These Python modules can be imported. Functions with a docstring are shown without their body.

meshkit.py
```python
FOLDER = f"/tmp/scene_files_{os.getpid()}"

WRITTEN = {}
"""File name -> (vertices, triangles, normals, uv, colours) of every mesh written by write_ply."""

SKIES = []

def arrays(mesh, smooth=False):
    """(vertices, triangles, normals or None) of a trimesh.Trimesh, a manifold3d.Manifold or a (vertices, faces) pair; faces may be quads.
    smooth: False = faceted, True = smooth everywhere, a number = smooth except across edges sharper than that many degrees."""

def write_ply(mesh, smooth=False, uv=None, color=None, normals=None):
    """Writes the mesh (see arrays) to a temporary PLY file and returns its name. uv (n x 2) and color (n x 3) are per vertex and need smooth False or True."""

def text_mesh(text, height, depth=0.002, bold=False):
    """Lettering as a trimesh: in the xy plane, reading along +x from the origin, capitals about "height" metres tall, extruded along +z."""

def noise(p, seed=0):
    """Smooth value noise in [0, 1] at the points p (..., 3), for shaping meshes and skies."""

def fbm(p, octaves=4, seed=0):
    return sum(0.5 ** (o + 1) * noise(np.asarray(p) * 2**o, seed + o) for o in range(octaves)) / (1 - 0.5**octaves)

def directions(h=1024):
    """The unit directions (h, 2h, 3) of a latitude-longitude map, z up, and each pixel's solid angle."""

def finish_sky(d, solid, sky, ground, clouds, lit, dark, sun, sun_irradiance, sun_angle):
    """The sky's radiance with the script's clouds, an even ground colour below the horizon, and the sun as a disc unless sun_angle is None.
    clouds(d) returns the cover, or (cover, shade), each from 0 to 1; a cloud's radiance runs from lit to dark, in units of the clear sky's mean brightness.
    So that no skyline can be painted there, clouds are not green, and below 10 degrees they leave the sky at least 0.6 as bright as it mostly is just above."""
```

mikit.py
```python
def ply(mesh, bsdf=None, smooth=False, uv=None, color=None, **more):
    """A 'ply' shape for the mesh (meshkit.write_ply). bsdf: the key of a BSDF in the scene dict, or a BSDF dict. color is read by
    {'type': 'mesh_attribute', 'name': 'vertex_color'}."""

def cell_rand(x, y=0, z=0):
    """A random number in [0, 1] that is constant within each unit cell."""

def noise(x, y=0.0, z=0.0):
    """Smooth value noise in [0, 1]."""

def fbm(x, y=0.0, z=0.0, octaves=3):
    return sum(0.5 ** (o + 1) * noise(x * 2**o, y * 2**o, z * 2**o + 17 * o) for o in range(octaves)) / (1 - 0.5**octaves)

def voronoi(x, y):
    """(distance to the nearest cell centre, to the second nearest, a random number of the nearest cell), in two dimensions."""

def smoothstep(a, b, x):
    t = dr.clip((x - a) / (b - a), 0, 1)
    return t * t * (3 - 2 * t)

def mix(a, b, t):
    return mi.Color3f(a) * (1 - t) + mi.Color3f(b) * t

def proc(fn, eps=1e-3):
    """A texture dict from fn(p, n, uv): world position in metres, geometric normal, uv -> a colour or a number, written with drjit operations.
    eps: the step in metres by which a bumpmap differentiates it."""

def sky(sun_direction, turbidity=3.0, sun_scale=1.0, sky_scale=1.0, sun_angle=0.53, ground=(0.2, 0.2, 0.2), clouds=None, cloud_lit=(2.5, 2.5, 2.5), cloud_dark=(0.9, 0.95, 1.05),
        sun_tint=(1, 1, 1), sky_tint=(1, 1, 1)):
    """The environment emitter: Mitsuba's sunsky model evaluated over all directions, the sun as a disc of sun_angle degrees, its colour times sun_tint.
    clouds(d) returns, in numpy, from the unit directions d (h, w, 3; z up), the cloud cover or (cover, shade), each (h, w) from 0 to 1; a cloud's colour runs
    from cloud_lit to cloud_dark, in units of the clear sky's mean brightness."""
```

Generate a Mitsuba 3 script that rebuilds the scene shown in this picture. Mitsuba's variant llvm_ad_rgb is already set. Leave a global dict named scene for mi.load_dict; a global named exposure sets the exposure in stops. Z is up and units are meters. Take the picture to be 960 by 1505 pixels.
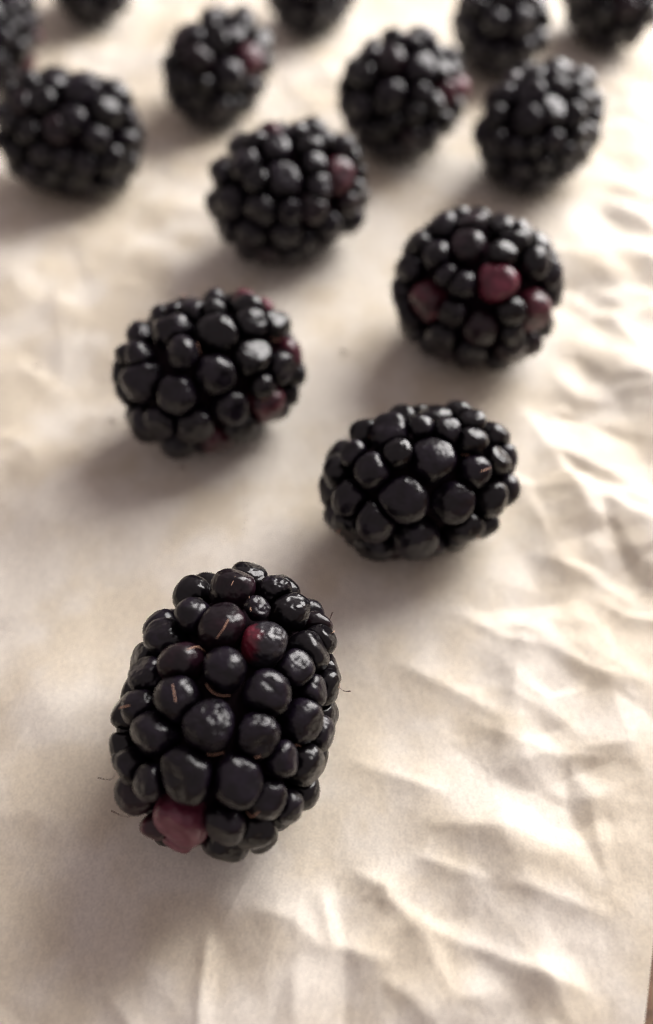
import math
import numpy as np, trimesh, mitsuba as mi, mikit, meshkit
import drjit as dr
from scipy.interpolate import LinearNDInterpolator
from scipy.ndimage import gaussian_filter

T = mi.ScalarTransform4f
scene = {'type': 'scene'}
labels = {}

# ------------------------------------------------------------------ camera, light, exposure
exposure = 0.40
CAM = (0.0, -0.08727, 0.104)
scene['camera'] = {'type': 'thinlens', 'fov': 37.85, 'fov_axis': 'x', 'near_clip': 0.01, 'far_clip': 5.0,
                   'aperture_radius': 0.0017, 'focus_distance': 0.1045,
                   'to_world': T().look_at(origin=CAM, target=(0, 0, 0), up=(0, 0, 1))}
# a tall window to the right and a little behind the fruit: the only direct light (shadows fall left and towards the camera)
WIN_DIR = np.array([0.60, 0.60, 0.53]) / np.linalg.norm([0.60, 0.60, 0.53])
WIN_DIST = 0.50
scene['window'] = {'type': 'rectangle', 'to_world': T().look_at(origin=(WIN_DIR * WIN_DIST + [0, 0.05, 0]).tolist(), target=(0, 0.03, 0), up=(0, 0, 1)) @ T().scale([0.185, 0.24, 1]),
                   'emitter': {'type': 'area', 'radiance': {'type': 'rgb', 'value': [10.4, 10.0, 9.8]}}}
labels['window'] = {'kind': 'structure'}
# the dim room around: light bounced from warm walls and ceiling
scene['room_light'] = {'type': 'constant', 'radiance': {'type': 'rgb', 'value': [0.29, 0.243, 0.248]}}

# ------------------------------------------------------------------ materials
noise, fbm, smoothstep, mix = mikit.noise, mikit.fbm, mikit.smoothstep, mikit.mix


def principled(color, rough, spec=0.5, **more):
    c = color if isinstance(color, dict) else {'type': 'rgb', 'value': list(color)}
    r = rough if isinstance(rough, dict) else float(rough)
    return {'type': 'principled', 'base_color': c, 'roughness': r, 'specular': spec, **more}


def bump(inner, fn, eps, scale=1.0):
    return {'type': 'twosided', 'bsdf': {'type': 'bumpmap', 'arbitrary': mikit.proc(fn, eps=eps), 'scale': scale, 'bsdf': inner}}


def skin_color(p, n, uv):                      # bloom: a dusty bluish film in patches over near-black skin
    a = fbm(p.x * 900, p.y * 900, p.z * 900, octaves=3)
    b = noise(p.x * 5200, p.y * 5200, p.z * 5200)
    t = smoothstep(0.38, 0.66, a) * (0.55 + 0.45 * b)
    return mix((0.0022, 0.0012, 0.0028), (0.0080, 0.0050, 0.0108), t)


def purple_color(p, n, uv):
    a = fbm(p.x * 700, p.y * 700, p.z * 700, octaves=3)
    return mix((0.005, 0.0025, 0.0042), (0.014, 0.0045, 0.0085), smoothstep(0.35, 0.7, a))


def red_color(p, n, uv):
    a = fbm(p.x * 1100, p.y * 1100, p.z * 1100, octaves=3)
    b = noise(p.x * 4200, p.y * 4200, p.z * 4200)
    return mix((0.095, 0.016, 0.032), (0.175, 0.060, 0.085), smoothstep(0.3, 0.75, a) * (0.6 + 0.4 * b))


def maroon_color(p, n, uv):
    a = fbm(p.x * 900, p.y * 900, p.z * 900, octaves=3)
    return mix((0.022, 0.004, 0.008), (0.080, 0.014, 0.024), smoothstep(0.35, 0.7, a))


def wine_color(p, n, uv):
    a = fbm(p.x * 900 + 4, p.y * 900, p.z * 900, octaves=3)
    return mix((0.055, 0.0075, 0.016), (0.135, 0.024, 0.042), smoothstep(0.3, 0.7, a))


def skin_rough(p, n, uv):
    return 0.15 + 0.20 * fbm(p.x * 1300 + 7, p.y * 1300, p.z * 1300, octaves=2)


def skin_relief(p, n, uv):                      # fine wrinkles of the skin
    return 0.00006 * noise(p.x * 2600, p.y * 2600, p.z * 2600) + 0.00014 * noise(p.x * 900, p.y * 900, p.z * 900)


def pebble_relief(p, n, uv):                    # shrivelled, pebbled skin
    return 0.00016 * noise(p.x * 3000, p.y * 3000, p.z * 3000) + 0.00012 * noise(p.x * 1300, p.y * 1300, p.z * 1300)


rough_tex = mikit.proc(skin_rough)
scene['skin_black'] = bump(principled(mikit.proc(skin_color), rough_tex, 0.31, clearcoat=0.22, clearcoat_gloss=0.96), skin_relief, 8e-5)
scene['skin_gloss'] = bump(principled((0.0030, 0.0022, 0.0034), 0.19, 0.30, clearcoat=0.22, clearcoat_gloss=0.96), skin_relief, 8e-5)
scene['skin_pebbled'] = bump(principled(mikit.proc(skin_color), 0.27, 0.3, clearcoat=0.22, clearcoat_gloss=0.96), pebble_relief, 6e-5)
scene['skin_purple'] = bump(principled(mikit.proc(purple_color), rough_tex, 0.31, clearcoat=0.22, clearcoat_gloss=0.96), skin_relief, 8e-5)
scene['skin_maroon'] = bump(principled(mikit.proc(maroon_color), 0.30, 0.4, clearcoat=0.22, clearcoat_gloss=0.96), skin_relief, 8e-5)
scene['skin_red'] = bump(principled(mikit.proc(red_color), 0.27, 0.35, clearcoat=0.22, clearcoat_gloss=0.96), skin_relief, 8e-5)
scene['skin_wine'] = bump(principled(mikit.proc(wine_color), 0.27, 0.35, clearcoat=0.22, clearcoat_gloss=0.96), skin_relief, 8e-5)
scene['skin_blush'] = bump(principled({'type': 'mesh_attribute', 'name': 'vertex_color'}, 0.28, 0.5), pebble_relief, 6e-5)
scene['core_flesh'] = principled((0.006, 0.002, 0.004), 0.9, 0.1)
scene['style_pale'] = {'type': 'twosided', 'bsdf': principled((0.72, 0.42, 0.29), 0.45)}
scene['style_dark'] = {'type': 'twosided', 'bsdf': principled((0.075, 0.030, 0.022), 0.5)}
SKIN = {'k': 'skin_black', 'g': 'skin_gloss', 'b': 'skin_pebbled', 'p': 'skin_purple', 'm': 'skin_maroon', 'r': 'skin_red', 'w': 'skin_wine', 'h': 'skin_blush'}


def paper_color(p, n, uv):
    a = fbm(p.x * 120, p.y * 120, 3.0, octaves=4)
    f = fbm(p.x * 2600 + 2 * noise(p.x * 300, p.y * 300), p.y * 1500, 9.0, octaves=2)
    c = mix((0.58, 0.512, 0.405), (0.655, 0.605, 0.525), smoothstep(0.3, 0.7, a))
    return c * (0.86 + 0.14 * f + 0.12 * noise(p.x * 4800, p.y * 4800, 2.0))


def paper_relief(p, n, uv):
    w = noise(p.x * 200, p.y * 200) * 3
    return 0.000018 * noise(p.x * 3300 + w, p.y * 2300 - w, 1.0) + 0.000030 * noise(p.x * 1500 + w, p.y * 1200, 5.0)


scene['parchment'] = bump(principled(mikit.proc(paper_color), 0.6, 0.2), paper_relief, 8e-5)


def wood_color(p, n, uv):
    g = fbm(p.x * 60 + noise(p.x * 9, p.y * 9) * 2, p.y * 700, 1.0, octaves=3)
    return mix((0.055, 0.026, 0.012), (0.17, 0.090, 0.045), smoothstep(0.3, 0.7, g))


scene['wood'] = {'type': 'twosided', 'bsdf': principled(mikit.proc(wood_color), 0.45)}
scene['crumb_brown'] = {'type': 'twosided', 'bsdf': principled((0.16, 0.10, 0.07), 0.6)}


def add(key, mesh, bsdf, smooth=False, **more):
    scene[key] = mikit.ply(mesh, bsdf, smooth=smooth, **more)


def numbered(base, i):
    return base if i == 0 else '%s_%03d' % (base, i)


def tube(points, radii, sides=7):
    p = np.asarray(points, float)
    if len(p) > 2:                               # smooth the polyline (Catmull-Rom)
        q = np.vstack([2 * p[0] - p[1], p, 2 * p[-1] - p[-2]])
        s = []
        for i in range(1, len(q) - 2):
            for t in np.linspace(0, 1, 6, endpoint=False):
                s.append(0.5 * (2 * q[i] + (q[i + 1] - q[i - 1]) * t + (2 * q[i - 1] - 5 * q[i] + 4 * q[i + 1] - q[i + 2]) * t**2 + (3 * q[i] - q[i - 1] - 3 * q[i + 1] + q[i + 2]) * t**3))
        p = np.vstack([s, p[-1]])
    r = np.interp(np.linspace(0, 1, len(p)), np.linspace(0, 1, len(radii)), radii)
    t = np.gradient(p, axis=0)
    t /= np.linalg.norm(t, axis=1, keepdims=True)
    a = np.cross(t, [0.3, 0.2, 0.93])
    a /= np.linalg.norm(a, axis=1, keepdims=True)
    b = np.cross(t, a)
    ang = np.arange(sides) * 2 * np.pi / sides
    v = p[:, None] + r[:, None, None] * (np.cos(ang)[None, :, None] * a[:, None] + np.sin(ang)[None, :, None] * b[:, None])
    f = []
    n = len(p)
    for i in range(n - 1):
        for j in range(sides):
            k = (j + 1) % sides
            f += [[i * sides + j, i * sides + k, (i + 1) * sides + k], [i * sides + j, (i + 1) * sides + k, (i + 1) * sides + j]]
    v = np.vstack([v.reshape(-1, 3), p[0], p[-1]])
    c0, c1 = len(v) - 2, len(v) - 1
    for j in range(sides):
        k = (j + 1) % sides
        f += [[c0, k, j], [c1, (n - 1) * sides + j, (n - 1) * sides + k]]
    return trimesh.Trimesh(v, f, process=False)


# ------------------------------------------------------------------ table and parchment paper
# each berry: centre (m), half length and half width (mm), heading and tilt (degrees); its drupelets in its own frame (x, y, z, radius in mm, kind of skin);
# threads lying on a drupelet (its number, directions from its centre) and threads standing off (its number, points in mm)
BERRIES = [
 dict(pos=(-0.01058,-0.03689,0.01121), a=15.74, b=11.62, yaw=81.6, pitch=2.3,
  dr=((10.32,5.98,4.7,2.12,'g'),(10.24,1.04,7.35,2.34,'p'),(10.87,-3.44,6.79,1.77,'b'),(6.44,8.58,3.83,1.93,'k'),(5.43,4.14,8.67,1.93,'k'),(4.17,0.7,9.34,2.41,'p'),
   (6.81,-2.42,9.62,1.24,'b'),(8.87,-5.43,6.43,2.1,'g'),(10.28,-8.15,2.09,1.38,'p'),(3.13,-3.69,8.72,2.41,'h'),(4.85,-8,5.04,2.21,'g'),(2.41,9.13,2.98,2.31,'g'),
   (-0.25,4.12,8.83,2.21,'p'),(-0.86,-0.58,9.75,2.17,'k'),(-2.05,-4.95,8.32,2.24,'k'),(0.55,-8.99,4.73,1.72,'k'),(5.61,-9.62,0.21,1.87,'g'),(-4.17,3.46,8.82,2.28,'k'),
   (-6.66,-0.33,8.94,2.36,'b'),(-6.52,-4.79,7.85,2.13,'b'),(-3.02,-8.33,4.91,2.2,'k'),(0.53,-9.76,-0.69,2.16,'g'),(-7.2,5.24,6.89,2.52,'k'),(-3.55,9.38,2.82,2,'g'),
   (-10.69,1.27,6.6,2.66,'k'),(-10.34,-3.53,6.33,2.44,'k'),(-7.55,-7.32,5.75,1.68,'k'),(-6.07,-9.11,1.81,2.14,'g'),(-7.73,8.89,1.37,1.96,'k'),(-10.83,-6.18,3.61,2.19,'k'),
   (-10.24,-8.17,0.43,1.62,'k'),(-7.33,-9.15,-1.86,1.73,'g'),(-11.41,4.83,5.25,1.8,'k'),(-10.65,7.25,0.1,2.23,'p'),(-13.22,1.75,1.51,2.76,'r'),(-13.56,-2.73,2.93,1.87,'k'),
   (-13.4,4.94,-1.79,1.43,'m'),(-13.78,2.63,-2.9,1.67,'r'),(-12.78,-2.25,-3.27,2.7,'g'),(-12.44,-5.65,-3.14,1.53,'g'),(-6.98,9.46,1.87,1.5,'g'),),
  hair=((1,((0.01,-0.16,0.99),(-0.41,-0.08,0.91))),(5,((-0.14,-0.33,0.93),(-0.54,-0.19,0.82),(-0.8,0.01,0.6))),(12,((0.16,-0.31,0.94),(0.52,-0.64,0.56),(0.57,-0.81,0.12))),(13,((-0.78,0.62,0.1),(-0.93,0.21,-0.29),(-0.89,-0.4,-0.2))),(10,((-0.48,0.87,-0.14),(-0.58,0.78,-0.21),(-0.74,0.48,0.48))),(17,((0.16,0.16,0.98),(-0.52,-0.14,0.85))),
   (18,((-0.99,-0.12,-0.09),(-0.85,-0.32,-0.42),(-0.69,-0.61,-0.4))),(25,((-0.94,0.05,-0.33),(-0.9,-0.23,-0.36),(-0.8,-0.48,-0.36))),(20,((-1,-0.04,-0.04),(-0.89,-0.21,-0.41))),(19,((-0.99,-0.12,0.01),(-0.91,-0.38,0.16))),(6,((0.59,0.65,0.49),(-0.65,0.25,0.72))),(38,((-0.1,0.65,0.75),(-0.07,0.22,0.97))),
   (29,((-0.69,0.71,-0.14),(-0.9,0.43,-0.09),(-0.83,0.03,0.56))),(3,((-0.95,0,0.3),(-0.81,-0.27,-0.51),(-0.82,-0.28,-0.51))),(20,((-0.95,0.3,0.1),(-0.91,-0.06,-0.41))),),
  stray=((8,((10.01,-8.73,1.82),(10.75,-9.37,2.31),(11.6,-9.69,2.92))),(16,((4.36,-10.36,-0.84),(4.65,-10.92,-0.68),(4.17,-11.99,-1.17),(4.24,-12.81,-1.22))),(28,((-9.83,10.35,-0.06),(-9.96,11.11,-0.07),(-9.91,11.74,0.05))),(33,((-12.86,7.8,-1.52),(-12.93,8.62,-1.48),(-12.7,9.73,-1.17))),(23,((-4.47,10.51,2.26),(-4.55,11.06,2.26))),(30,((-10.11,-8.61,0.48),(-10.47,-9.06,0.15))),
   (11,((0.39,9.86,1.52),(0.07,9.06,1.18))),)),
 dict(pos=(0.01232,-0.00282,0.00963), a=13.06, b=10.07, yaw=19.1, pitch=-2,
  dr=((-0.63,5.99,5.71,2.11,'g'),(2.99,3.57,6.85,2.61,'g'),(6.66,4.34,6.34,1.71,'g'),(-3.67,2.59,7.44,2.33,'k'),(-0.23,-2.77,6.92,3.08,'k'),(5.6,-1.83,7.49,2.06,'g'),
   (9.8,0.52,4.39,2.55,'g'),(10.51,-2.64,4.08,1.62,'k'),(6.83,-6.22,1.37,3,'g'),(9.77,-4.62,0.15,2.44,'k'),(1.32,-7.11,3.34,2.59,'k'),(-5.2,-5.45,4.27,3.06,'k'),
   (-7.76,-1.83,6.27,2.35,'k'),(-5.63,6.14,4.78,1.98,'g'),(-10.63,2.73,2.53,2.11,'g'),(-10.78,-2.38,2.76,1.99,'k'),(-8.59,-5.69,1.71,2.37,'k'),(-10.78,-0.23,-3.17,2.18,'k'),
   (-3.34,-7.37,-1.65,2.76,'k'),(2.64,-6.84,-4.48,2.13,'g'),(-7.71,-4.57,-4.65,2.39,'k'),(6.53,-6.52,-3.19,2.22,'g'),(-9.06,1.63,6.43,1.44,'k'),),
  hair=((1,((-0.9,0.44,-0.04),(-0.96,-0.09,0.27),(-0.72,-0.41,0.55),(-0.45,-0.51,0.73))),(5,((-0.81,-0.47,-0.36),(-0.58,-0.78,-0.23),(-0.14,-0.72,-0.68))),(13,((-0.13,-0.84,0.53),(0.3,-0.44,0.85),(0.9,0.04,0.44))),(18,((0.74,-0.66,-0.14),(0.66,-0.72,-0.22))),),
  stray=((22,((-8.72,2.9,7.55),(-9.34,3.11,7.53),(-9.61,3.71,7.92))),)),
 dict(pos=(-0.01705,0.0176,0.01067), a=13.74, b=11.1, yaw=31.2, pitch=-1.1,
  dr=((4.2,5.55,7.68,1.6,'k'),(1.97,1.13,9.72,1.5,'g'),(-4.22,1.65,8.23,2.83,'k'),(0.89,-2.55,8.28,2.86,'g'),(7.45,1.21,7.65,2.41,'g'),(9.23,-2.41,6.7,1.93,'g'),
   (10.09,1.93,6.45,1.62,'r'),(8.15,3.85,7.38,1.47,'r'),(3.73,-6.23,5.92,2.69,'g'),(10.38,-4.26,1.76,2.8,'m'),(10.86,-5.35,-0.55,1.9,'g'),(-5.26,-3.48,8.14,2.06,'k'),
   (-2.18,-6.79,5.75,2.53,'k'),(-10.36,-1.35,4.17,2.93,'k'),(-7.49,-6.08,3.98,2.86,'k'),(-1.28,-8.93,1.19,2.44,'k'),(4.42,-8.18,-1.2,2.93,'m'),(-7.44,5.88,5.56,2.06,'k'),
   (-11.07,4.13,1.62,2.2,'g'),(-11.6,2.84,-0.67,2.2,'g'),(-10.87,-2,-3.09,2.75,'k'),(-6.45,-7.78,-0.32,2.81,'k'),(-2.98,-6.9,-5.67,2.42,'m'),(2.21,-7.17,-6.36,1.73,'g'),
   (6.97,-6.95,-4.76,1.93,'g'),(-7.85,-4.67,-5.86,2.45,'k'),(-9.8,0.69,6.61,1.92,'k'),(-0.28,2.96,8.97,1.95,'k'),(-2.27,4.93,8.58,1.35,'k'),),
  hair=((16,((-0.44,-0.46,0.77),(-0.25,-0.63,0.74),(0.09,-0.61,0.79))),(11,((0.96,-0.22,0.19),(0.92,-0.02,0.4),(0.91,-0.41,-0.05))),(5,((-0.56,-0.81,-0.18),(-0.03,-0.67,-0.74),(0.35,-0.73,-0.59))),),
  stray=()),
 dict(pos=(0.02358,0.03609,0.01155), a=12.94, b=11.96, yaw=150.4, pitch=-2.8,
  dr=((6.08,-0.19,8.99,2.33,'k'),(2.61,-5.15,8.5,2.25,'g'),(9.53,1.36,5.54,2.57,'k'),(4.44,5.1,7.92,2.47,'k'),(0.73,3.13,9.1,2.74,'p'),(-1.9,-3.49,9.29,2.33,'g'),
   (-4.62,-4.75,8.15,2.41,'g'),(-6.76,-5.74,6.54,2.29,'g'),(-8.62,-0.08,7.26,2.33,'g'),(-5.33,5.61,6.46,3.1,'r'),(4.04,8.72,2.05,3.1,'m'),(9.82,5.24,-0.06,2.54,'k'),
   (-0.91,7.82,5.99,2.47,'k'),(-4.66,8.76,0.64,3.1,'p'),(-9.96,3.14,1.36,3.1,'m'),(-10.33,-3.94,0.4,2.53,'g'),(7.08,6.7,-5.05,2.41,'k'),(1.02,9.34,-2.53,2.67,'k'),
   (-8.53,5.83,-3.7,2.67,'p'),(-2.34,6,-7.32,2.83,'k'),(-4.59,2.94,9.36,2,'g'),(1.65,7.98,6.91,1.61,'k'),),
  hair=(),
  stray=()),
 dict(pos=(-0.0068,0.06391,0.01137), a=14.17, b=11.79, yaw=33, pitch=-2,
  dr=((-9.49,5.88,4.24,2.31,'p'),(-5.71,5.78,7.3,2.21,'k'),(-0.37,5.23,8.76,1.87,'m'),(1.93,0.76,9.82,2.24,'k'),(2.39,-3.11,9.26,2.29,'g'),(5.89,-2.15,9.37,1.8,'k'),
   (-8.27,-0.06,7.41,2.98,'k'),(-2.9,-1.17,9.41,2.58,'k'),(-4.57,-5.87,6.53,3.1,'k'),(0.76,-8.36,5.18,2.29,'k'),(5.46,-7.04,4.87,3.1,'m'),(11.01,-2.94,5.11,2.04,'g'),
   (11.12,-5.02,2.49,2.11,'g'),(6.43,-8.94,1.01,2.29,'p'),(-1.01,-9.31,2.29,2.58,'p'),(-8.83,-6.23,3.07,3.03,'k'),(-11.37,-0.91,2.23,3.1,'k'),(-10.29,-5.05,-1.8,3.03,'k'),
   (-5.72,-8.35,-1.46,3.1,'k'),(2.57,-7.36,-5.52,2.95,'p'),(8.62,-8.13,2.3,1.8,'g'),(-11.15,1.68,-4.65,2.44,'k'),(-5.58,-4.27,-7.39,3.1,'k'),(-0.86,-5.93,-7.54,2.58,'k'),
   (1.21,-6.28,8.06,1.84,'k'),),
  hair=(),
  stray=()),
 dict(pos=(-0.04917,0.0851,0.01105), a=14.13, b=11.47, yaw=-14.1, pitch=1.9,
  dr=((2.66,-7.25,4.88,3.1,'p'),(5.06,-0.37,8.35,3.1,'k'),(9.46,-1.66,5.79,3.1,'g'),(10,-5.2,-1.47,3.1,'g'),(5.14,-6.1,6.07,2.8,'k'),(-1.75,3.8,7.94,3.1,'k'),
   (8.43,5.1,4.87,2.96,'g'),(2.54,4.4,7.93,2.73,'k'),),
  hair=(),
  stray=()),
 dict(pos=(-0.02275,0.11518,0.01004), a=14.59, b=10.48, yaw=70.8, pitch=-0.2,
  dr=((-2.1,-7.23,2.94,3.1,'m'),(-9.98,0.04,5.22,3.1,'p'),(5.03,3.3,6.71,3.1,'k'),(3.46,-3.68,6.77,3.1,'g'),(8.56,-5.82,2.28,3.1,'g'),(-1.2,5.43,5.65,3.1,'k'),
   (-8.5,-5.78,2.44,3.1,'k'),(2.4,-6.43,-4.4,3.1,'p'),),
  hair=(),
  stray=()),
 dict(pos=(0.01529,0.09982,0.01138), a=13.45, b=11.78, yaw=56.3, pitch=-5.9,
  dr=((0.27,-8.82,2.39,3.1,'m'),(-6.48,-0.33,8.02,3.1,'p'),(6.74,-7.91,1.19,3.01,'r'),(5.64,0.17,8.38,3.1,'g'),(7.23,-5.18,5.61,3.1,'g'),(-4.33,-5.23,7.03,3.1,'k'),
   (-10.15,-2.97,3.04,3.1,'k'),),
  hair=(),
  stray=()),
 dict(pos=(0.04123,0.08836,0.0108), a=14.31, b=11.23, yaw=57.2, pitch=-1.9,
  dr=((3.02,5.5,6.45,3.1,'g'),(4.31,-0.34,8.66,2.68,'g'),(2.2,-4.24,7.62,2.89,'g'),(-5.93,0.45,7.91,3.1,'k'),(-6.94,-3.81,6.54,3.1,'k'),(-9.92,-1.33,5.37,3.1,'k'),
   (8.07,-3.93,6.33,2.68,'g'),(0.53,-6.49,5.63,3.1,'g'),),
  hair=(),
  stray=()),
 dict(pos=(0.03938,0.13525,0.01019), a=13.76, b=10.46, yaw=97.1, pitch=-11.9,
  dr=((-7.02,-3.37,5.82,3.1,'g'),(-5.4,-7.04,1.86,3.1,'g'),(-10.82,-1.12,2.38,3.1,'k'),(-4.48,-6.74,4.11,2.65,'g'),),
  hair=(),
  stray=()),
 dict(pos=(0.06671,0.14952,0.01002), a=14.02, b=10.38, yaw=98.2, pitch=-7.8,
  dr=((-11.31,0.72,1.26,3.1,'p'),),
  hair=(),
  stray=()),
 dict(pos=(-0.00325,0.15692,0.00999), a=13.82, b=10.28, yaw=73.2, pitch=-11,
  dr=(),
  hair=(),
  stray=()),
 dict(pos=(-0.05769,0.16325,0.00988), a=14.02, b=10.22, yaw=99.5, pitch=-8.7,
  dr=(),
  hair=(),
  stray=()),
 dict(pos=(-0.0748,0.13314,0.00959), a=14.8, b=10.03, yaw=95, pitch=1.8,
  dr=((2.34,-6.95,-2.39,3.1,'r'),(-4.22,-5.61,-4.49,3.1,'m'),(-8.17,-6.13,-0.43,3.1,'g'),(3.24,-6.21,3.8,3.1,'g'),(2.96,-7.28,0.62,3.1,'k'),),
  hair=(),
  stray=()),
]

add('table', trimesh.creation.box((1.6, 1.6, 0.03), trimesh.transformations.translation_matrix((0, 0.1, -0.0196))), 'wood')
labels['table'] = {'kind': 'structure'}

# creases of the crumpled sheet: polylines in mm on the ground, height in mm, half width in mm
CREASES = (
    (((8.6,-55.8),(14.7,-58.7),(20,-60.7),(25.9,-62.8)), 2.2, 1.26),
    (((1.6,-37.7),(7.5,-39.8),(13.6,-42.4)), 1.5, 1.26),
    (((2.9,-51.1),(6.7,-53),(5.8,-54.7)), 1.6, 1.16),
    (((10,-49.4),(13.3,-50.7),(16.4,-52)), 1.2, 0.74),
    (((-0.7,-53.3),(0.7,-58.5),(6.2,-60.2)), 1.6, 0.98),
    (((19.7,-52.5),(24.5,-54),(29.3,-55.3)), 1.2, 1.01),
    (((-12.4,-57.4),(-12.5,-61.6),(-12.6,-66.5)), 1.6, 0.62),
    (((-21.7,-63.5),(-20.2,-64.7),(-18.2,-66.8)), 1.3, 0.54),
    (((-6,-46.6),(-8.8,-52.2),(-11,-56.7)), 0.9, 1.17),
    (((-7.5,-55),(-3.6,-56),(0,-59.4)), 1.0, 0.85),
    (((25.8,5.3),(38.4,3.1),(47.4,-2.8)), 1.3, 2.17),
    (((29,-7.6),(35,-10.5),(41.3,-15.5)), 1.4, 1.47),
    (((16.5,-16.6),(22.7,-21.1),(28.5,-22.9)), 1.3, 1.22),
    (((9.4,-25.3),(15.1,-28.2),(20.6,-32.1)), 1.2, 1.18),
    (((20.6,-27.8),(25.6,-31),(30.7,-35.1)), 1.0, 1.32),
    (((57.3,108.9),(62.9,100.4),(70.1,91)), 1.5, 2.0),
    (((48.1,87.9),(54.8,79.8),(64.5,67.2)), 2.0, 2.4),
    (((55.2,65),(58.3,59),(62,53.6)), 1.4, 1.24),
    (((46.6,52.6),(51.1,47.7),(56.4,44.5)), 1.1, 1.19),
    (((41.7,34.2),(45.3,29.5),(54.9,25.6)), 1.4, 1.77),
    (((38.4,21.2),(49.9,15.3),(53.4,12.4)), 1.0, 1.46),
    (((17.2,-32.9),(25.6,-37.3),(35.8,-38.1)), 1.2, 1.44),
    (((12.1,-45.8),(19.6,-46.6),(28.1,-50)), 1.0, 1.06),
    (((-52,15.3),(-46.3,13.1),(-42.3,8.2)), 1.2, 1.85),
    (((-54.8,27.5),(-50,30.8),(-44.9,27.5)), 1.0, 2.22),
    (((-37.3,-45.5),(-33.8,-43.9),(-29.6,-45.8)), 0.8, 1.54),
    (((5.5,-61.6),(8.1,-63.5),(10.7,-65.9)), 1.2, 0.81),
    (((29.3,-23.4),(34,-26.3),(39.6,-27.8)), 1.0, 1.19),
    (((36,-15),(40,-17.7),(44.6,-18.7)), 1.0, 0.89),
)


def segdist(x, y, pts):
    best = np.full(x.shape, 1e9)
    along = np.zeros(x.shape)
    n = len(pts) - 1
    for i in range(n):
        a, b = np.array(pts[i], float), np.array(pts[i + 1], float)
        d = b - a
        t = np.clip(((x - a[0]) * d[0] + (y - a[1]) * d[1]) / (d @ d), 0, 1)
        q = np.hypot(x - a[0] - t * d[0], y - a[1] - t * d[1])
        m = q < best
        best = np.where(m, q, best)
        along = np.where(m, (i + t) / n, along)
    return best, along


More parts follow.
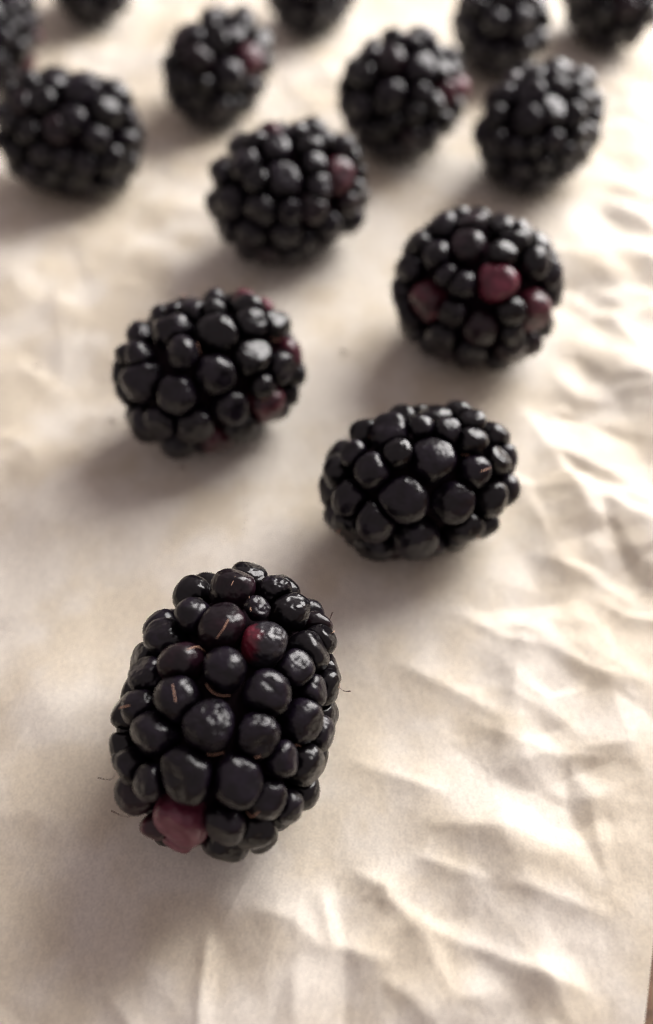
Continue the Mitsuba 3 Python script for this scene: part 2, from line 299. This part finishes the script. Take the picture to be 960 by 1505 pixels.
def facets(x, y, size, stretch, angle, seed):
    """Heights of a sheet crumpled into flat facets: linear between random points, stretched along an angle."""
    rng = np.random.default_rng(seed)
    c, s = math.cos(angle), math.sin(angle)
    u, v = (x * c + y * s) / (size * stretch), (-x * s + y * c) / size
    lo, hi = [u.min() - 2, v.min() - 2], [u.max() + 2, v.max() + 2]
    gu, gv = np.meshgrid(np.arange(lo[0], hi[0]), np.arange(lo[1], hi[1]))
    pts = np.c_[gu.ravel(), gv.ravel()] + rng.uniform(-0.45, 0.45, (gu.size, 2))
    return LinearNDInterpolator(pts, rng.uniform(-1, 1, len(pts)))(u, v)


def sstep(a, b, v):
    t = np.clip((v - a) / (b - a), 0, 1)
    return t * t * (3 - 2 * t)


NU, NV = 640, 860
X0, Y0, Y1 = -150.0, -95.0, 240.0
gy = np.linspace(Y0, Y1, NV)[:, None] + np.zeros((1, NU))
right = 31.0 + 0.40 * (gy + 65.6) + 1.2 * np.sin(gy / 21.0)
t = np.linspace(0, 1, NU)[None, :]
gx = X0 + (np.minimum(right, 150) - X0) * t
# how crumpled the sheet is: strong to the right and in front, slight in the middle where the fruit lies
axis_x = 4.0 + 0.28 * gy
wr = sstep(10, 30, gx - axis_x - 4) * (1 - 0.35 * sstep(120, 200, gy))
wl = sstep(16, 48, axis_x - gx - 6) * 0.45
wf = sstep(-42, -66, gy) * 0.75
near = np.ones_like(gx)
for b in BERRIES:
    d = np.hypot(gx - b['pos'][0] * 1e3, gy - b['pos'][1] * 1e3)
    near = np.minimum(near, sstep(9, 21, d))
w = np.clip(np.maximum(np.maximum(wr, wl), wf) + 0.10, 0, 1) * near
h = 1.35 * facets(gx, gy, 11, 1.4, math.radians(-33), 3) + 1.0 * facets(gx, gy, 5.6, 1.5, math.radians(-62), 8) + 0.45 * facets(gx, gy, 3.0, 1.4, math.radians(15), 12)
edge = (1 - t) * (gx.max(1, keepdims=True) - X0)
w = w * sstep(-1, 9, edge)
h = h * w
# broad swells of the sheet: x, y, radius, height in mm
for sx, sy, sr, sh in ((-38.1, 4.2, 9, 2.6), (-34.1, -30.1, 7, 1.6), (-32.9, -52.2, 8, -1.2), (-60.6, 52.6, 10, 1.5), (40.0, 6.9, 9, 1.2), (6.5, -34.7, 7, -1.0), (-3.4, -61.0, 8, 1.0)):
    h = h + sh * np.exp(-((gx - sx) ** 2 + (gy - sy) ** 2) / sr ** 2) * near
for pts, hh, ww in CREASES:
    d, al = segdist(gx, gy, pts)
    h = h + 0.55 * hh * np.exp(-d / (1.5 * ww)) * np.sqrt(np.clip(np.minimum(al, 1 - al) * 4 + 0.15, 0, 1)) * near
h = h + near * (1.5 * meshkit.fbm(np.stack([gx / 26, gy / 26, gx * 0], -1), 2, seed=5) - 0.75)
h = gaussian_filter(h, 0.55)
h = h + 1.0 + 0.8 * np.exp(-edge / 3.0)
h = np.maximum(h - 1.0, -4.2)
pv = np.stack([gx, gy, h], -1).reshape(-1, 3) * 1e-3
i = np.arange(NU * NV).reshape(NV, NU)
pf = np.concatenate([np.stack([i[:-1, :-1], i[:-1, 1:], i[1:, 1:]], -1).reshape(-1, 3), np.stack([i[:-1, :-1], i[1:, 1:], i[1:, :-1]], -1).reshape(-1, 3)])
add('parchment_paper', trimesh.Trimesh(pv, pf, process=False), 'parchment', smooth=True)
labels['parchment_paper'] = {'label': 'crumpled cream parchment paper spread under all the blackberries', 'category': 'paper'}

# ------------------------------------------------------------------ blackberries
ICO = {s: trimesh.creation.icosphere(subdivisions=s) for s in (2, 3, 4)}
PLACES = {0: 'large long blackberry closest to the camera with a dusty red drupelet at its near tip',
     1: 'black blackberry with pale threads on its top, lying alone right of centre',
     2: 'middle left blackberry with maroon drupelets on its right side and underneath',
     3: 'blackberry with one bright red drupelet in the middle of its front, right of centre',
     4: 'dark blurred blackberry in the middle of the cluster with a maroon drupelet at right',
     5: 'blurred blackberry at the left, in front of the one in the top left corner',
     6: 'small upright blurred blackberry at upper left with one maroon drupelet',
     7: 'blurred blackberry at top centre with red drupelets on its right side',
     8: 'blurred all black blackberry at upper right with many bright highlights on top',
     9: 'blurred blackberry cut by the top edge, directly behind the one with bright highlights',
     10: 'blackberry cut by the top edge in the right corner',
     11: 'blackberry cut by the top edge at its middle, only its lower half showing',
     12: 'blackberry of which only the bottom shows at the top edge near the left corner',
     13: 'blackberry cut by the left edge in the top corner with red drupelets on its right'}


def berry_frame(b):
    c, s = math.cos(math.radians(b['yaw'])), math.sin(math.radians(b['yaw']))
    cp, sp = math.cos(math.radians(b['pitch'])), math.sin(math.radians(b['pitch']))
    return np.array([[c, -s, 0], [s, c, 0], [0, 0, 1]]) @ np.array([[cp, 0, -sp], [0, 1, 0], [sp, 0, cp]])


def snorm(q):                                   # a berry is a barrel: a little squarer than an ellipsoid
    return (np.abs(q[..., 0]) ** 2.5 + np.hypot(q[..., 1], q[..., 2]) ** 2.5) ** 0.4


def fill_berry(b, rng, size):
    """Drupelets (centre mm, radius mm, kind) all over the berry: the placed ones and, where they leave room, more of them pushed apart."""
    ax = np.array([b['a'], b['b'], b['b']])
    cen = [np.array(d[:3]) for d in b['dr']]
    rad = [d[3] for d in b['dr']]
    kind = [d[4] for d in b['dr']]
    n0 = len(cen)
    for shrink, need in ((1.0, 0.86), (0.9, 0.86), (0.75, 0.88)):
        for _ in range(1600):
            r = size * shrink * rng.uniform(0.9, 1.1)
            d = rng.normal(size=3)
            a = ax - 0.85 * r
            q = d / snorm(d / a)
            if rng.random() > np.linalg.norm(q / a**2) * a.min() + 0.15:
                continue
            if all(np.linalg.norm(q - c) > need * (r + rr) for c, rr in zip(cen, rad)):
                cen.append(q), rad.append(r), kind.append(rng.choice(['k', 'g', 'k', 'g', 'p', 'b'], p=[0.35, 0.28, 0.15, 0.15, 0.04, 0.03]))
    cen, rad = np.array(cen), np.array(rad)
    for _ in range(30):                          # push the added ones apart
        move = np.zeros_like(cen)
        for i in range(n0, len(cen)):
            v = cen[i] - cen
            L = np.linalg.norm(v, axis=1)
            L[i] = 1e9
            o = np.clip(0.92 * (rad + rad[i]) - L, 0, None)
            move[i] = (v / np.maximum(L, 1e-6)[:, None] * o[:, None]).sum(0) * 0.3
        cen = cen + move
        for i in range(n0, len(cen)):
            a = ax - 0.85 * rad[i]
            cen[i] = cen[i] / snorm(cen[i] / a)
    grown = rad.copy()                           # swell each one until it presses against its neighbours
    for i in range(len(cen)):
        L = np.sort(np.linalg.norm(cen - cen[i], axis=1) - rad)[1:6]
        grown[i] = np.clip(0.5 * rad[i] + 0.5 * L.mean() + 0.18, rad[i] * 1.0, rad[i] * (1.13 if i < n0 else 1.25))
    rad = grown
    return cen, rad, kind, n0


def drupelet_radius(i, cen, rad, dirs, b, flat, tilt, squash):
    """Distance from the centre of drupelet i to its skin along dirs: a ball squeezed by its neighbours, its outer face a little flattened."""
    r = rad[i]
    r0 = r * (1 + squash[0] * (dirs @ squash[1]) ** 2)
    acc = r0 ** -8.0
    ax = np.array([b['a'], b['b'], b['b']])
    for j in range(len(cen)):
        v = cen[j] - cen[i]
        L = np.linalg.norm(v)
        if j == i or L > r + rad[j] + 0.4:
            continue
        tt = np.clip((L * L + r * r - rad[j] ** 2) / (2 * L) - 0.05, 0.35 * r, None)
        c = dirs @ (v / L)
        acc = acc + np.where(c > 0.05, (tt / np.maximum(c, 0.05)) ** -8.0, 0)
    n = cen[i] / ax**2
    n = n / np.linalg.norm(n) + tilt
    n /= np.linalg.norm(n)
    c = dirs @ n
    acc = acc + np.where(c > 0.05, (flat * r / np.maximum(c, 0.05)) ** -8.0 * 1.0, 0)
    return acc ** (-1 / 8.0)


def make_berry(index, b):
    key = numbered('blackberry', index)
    rng = np.random.default_rng(100 + index)
    M, pos = berry_frame(b), np.array(b['pos'])
    label = PLACES[index]
    labels[key] = {'label': label, 'category': 'blackberry', 'group': 'blackberries lying on the parchment paper'}
    cen, rad, kind, n0 = fill_berry(b, rng, 2.3)
    world = lambda q: (np.asarray(q) @ M.T) * 1e-3 + pos
    ax = np.array([b['a'], b['b'], b['b']])
    core = trimesh.creation.icosphere(subdivisions=3)
    core.vertices = world(core.vertices / snorm(core.vertices)[:, None] * (ax - 3.3))
    add(key + '__core', core, 'core_flesh', smooth=True)
    cam = np.array(CAM)
    kind = ['w' if k == 'r' and index else k for k in kind]
    for i in range(len(cen)):
        flat, tilt = rng.uniform(0.70, 0.97), rng.normal(size=3) * 0.32
        if kind[i] == 'r' and index == 0:
            flat, tilt = 0.66, tilt * 0.3         # the unripe tip is flat and sunken
        v = rng.normal(size=3)
        squash = (rng.uniform(-0.16, 0.20), v / np.linalg.norm(v))
        wc = world(cen[i])
        facing = ((wc - pos) / np.linalg.norm(wc - pos)) @ ((cam - pos) / np.linalg.norm(cam - pos))
        level = (4 if index < 3 else 3) if facing > -0.35 else 2
        ico = ICO[level]
        dirs = np.array(ico.vertices)
        rr = drupelet_radius(i, cen, rad, dirs, b, flat, tilt, squash)
        q = cen[i] + dirs * rr[:, None]
        k = kind[i]
        dents = (meshkit.noise(q / 1.7 + 50 * index + 7 * i, seed=2) - 0.5) * (0.42 if k in 'bh' else 0.36)
        fine = (meshkit.noise(q / 0.55 + 31 * i, seed=4) - 0.5) * (0.10 if k == 'b' else 0.055)
        if index < 4 and rng.random() < 0.65:    # a faint pressed ring and a wrinkle or two in the thin skin
            n = cen[i] / ax**2
            n = n / np.linalg.norm(n) + tilt
            c = dirs @ (n / np.linalg.norm(n)) + 0.22 * (meshkit.noise(q / 1.1 + 9 * i, seed=12) - 0.5)
            fine = fine - 0.085 * np.exp(-((c - rng.uniform(0.62, 0.84)) / 0.055) ** 2) * meshkit.noise(q / 2.0 + 3 * i, seed=13)
            w = np.cross(n, rng.normal(size=3))
            c = dirs @ (w / np.linalg.norm(w)) - rng.uniform(-0.5, 0.5) + 0.25 * (meshkit.noise(q / 0.9 + i, seed=14) - 0.5)
            fine = fine - 0.06 * np.exp(-(c / 0.06) ** 2) * meshkit.noise(q / 1.6 + 5 * i, seed=15)
        q = q + dirs * (dents + fine)[:, None]
        name = numbered(key + '__drupelet', i)
        mesh = trimesh.Trimesh(world(q), ico.faces, process=False)
        if k == 'h':                             # half ripened: a red blush on one side, with a ragged edge
            a = np.linalg.inv(M) @ np.array([-0.8, -0.1, 0.45])
            e = dirs @ a + 0.7 * (meshkit.fbm(q / 0.8, 3, seed=9) - 0.5)
            tt = 0.8 * sstep(0.42, 0.80, e)[:, None]
            g = meshkit.noise(q / 0.35, seed=6)[:, None]
            add(name, mesh, SKIN[k], smooth=True, color=(1 - tt) * [0.014, 0.012, 0.016] + tt * (np.array([0.16, 0.013, 0.028]) * (0.55 + 0.75 * g)))
            labels[name] = {'label': 'black drupelet with a bright red patch on its left side'}
        else:
            add(name, mesh, SKIN[k], smooth=True)
            if k == 'r':
                labels[name] = {'label': 'dusty red unripe drupelet'}
            elif k == 'w':
                labels[name] = {'label': 'wine red half ripe drupelet'}
            elif k == 'm':
                labels[name] = {'label': 'dark maroon half ripe drupelet'}
        styles = []
        for who, path in b['hair']:
            if who == i:
                dd = np.array(path)
                dd /= np.linalg.norm(dd, axis=1, keepdims=True)
                if len(dd) == 3:
                    dd = np.vstack([dd[0], dd[0] + dd[1], dd[1], dd[1] + dd[2], dd[2]])
                    dd /= np.linalg.norm(dd, axis=1, keepdims=True)
                hr = drupelet_radius(i, cen, rad, dd, b, flat, tilt, squash) + 0.10
                hr[-1] += 0.12
                styles.append((cen[i] + dd * hr[:, None], 'style_pale', [0.024, 0.045, 0.04, 0.024]))
        for who, path in b['stray']:
            if who == i:
                p0 = np.array(path[0])
                styles.append((np.vstack([cen[i] + 0.75 * (p0 - cen[i]), path]), 'style_dark', [0.036, 0.034, 0.03, 0.07]))
        if i >= n0 and index < 4 and rng.random() < 0.2:
            d0 = cen[i] / np.linalg.norm(cen[i])
            s = np.cross(d0, rng.normal(size=3))
            s /= np.linalg.norm(s)
            dd = np.array([d0 * 0.9 - s * 0.3, d0 + s * 0.1, d0 * 0.8 + s * 0.5])
            dd /= np.linalg.norm(dd, axis=1, keepdims=True)
            hr = drupelet_radius(i, cen, rad, dd, b, flat, tilt, squash) + 0.10
            styles.append((cen[i] + dd * hr[:, None], 'style_pale', [0.02, 0.042, 0.02]))
        for m, (pts, mat, rads) in enumerate(styles):
            add(numbered(name + '__style', m), tube(world(pts), np.array(rads) * 1e-3), mat, smooth=True)
    return len(cen)


total = [make_berry(i, b) for i, b in enumerate(BERRIES)]
print('drupelets', total, sum(total))

# ------------------------------------------------------------------ crumbs and a loose hair on the paper
def crumb(key, x, y, size, label, seed):
    m = trimesh.creation.icosphere(subdivisions=3)
    v = np.array(m.vertices)
    v *= (0.7 + 0.7 * meshkit.fbm(v * 1.6 + seed, 3, seed=seed))[:, None]
    c, s = math.cos(seed), math.sin(seed)
    v = (v * [size * 1.8, size * 0.7, size * 0.5]) @ np.array([[c, s, 0], [-s, c, 0], [0, 0, 1]])
    v[:, 2] -= v[:, 2].min()
    m.vertices = (v + [x, y, height_at(x, y) - 0.05]) * 1e-3
    add(key, m, 'crumb_brown', smooth=True)
    labels[key] = {'label': label, 'category': 'crumb'}


def height_at(x, y):
    return float(pv[np.argmin((pv[:, 0] * 1e3 - x) ** 2 + (pv[:, 1] * 1e3 - y) ** 2), 2] * 1e3)


crumb('crumb', 2.8, 34.5, 0.34, 'brown crumb on the bare paper between the two middle blackberries and the far ones', 3)
crumb('crumb_001', -33.2, 18.2, 0.28, 'brown crumb on the paper at the lower left side of the middle left blackberry', 6)
crumb('crumb_002', -21.4, 8.6, 0.24, 'tiny brown crumb on the paper just in front of the middle left blackberry', 9)
crumb('crumb_003', -47.2, 30.8, 0.28, 'faint brown crumb on the paper near the left edge', 12)
hp = [(-12.0, 6.9), (-11.8, 3.0), (-11.4, -0.8), (-11.3, -4.2)]
add('loose_hair', tube(np.array([(x, y, height_at(x, y) + 0.03) for x, y in hp]) * 1e-3, np.array([0.018, 0.02, 0.015]) * 1e-3, 5), 'style_dark', smooth=True)
labels['loose_hair'] = {'label': 'thin dark hair lying on the paper above the front blackberry', 'category': 'hair'}
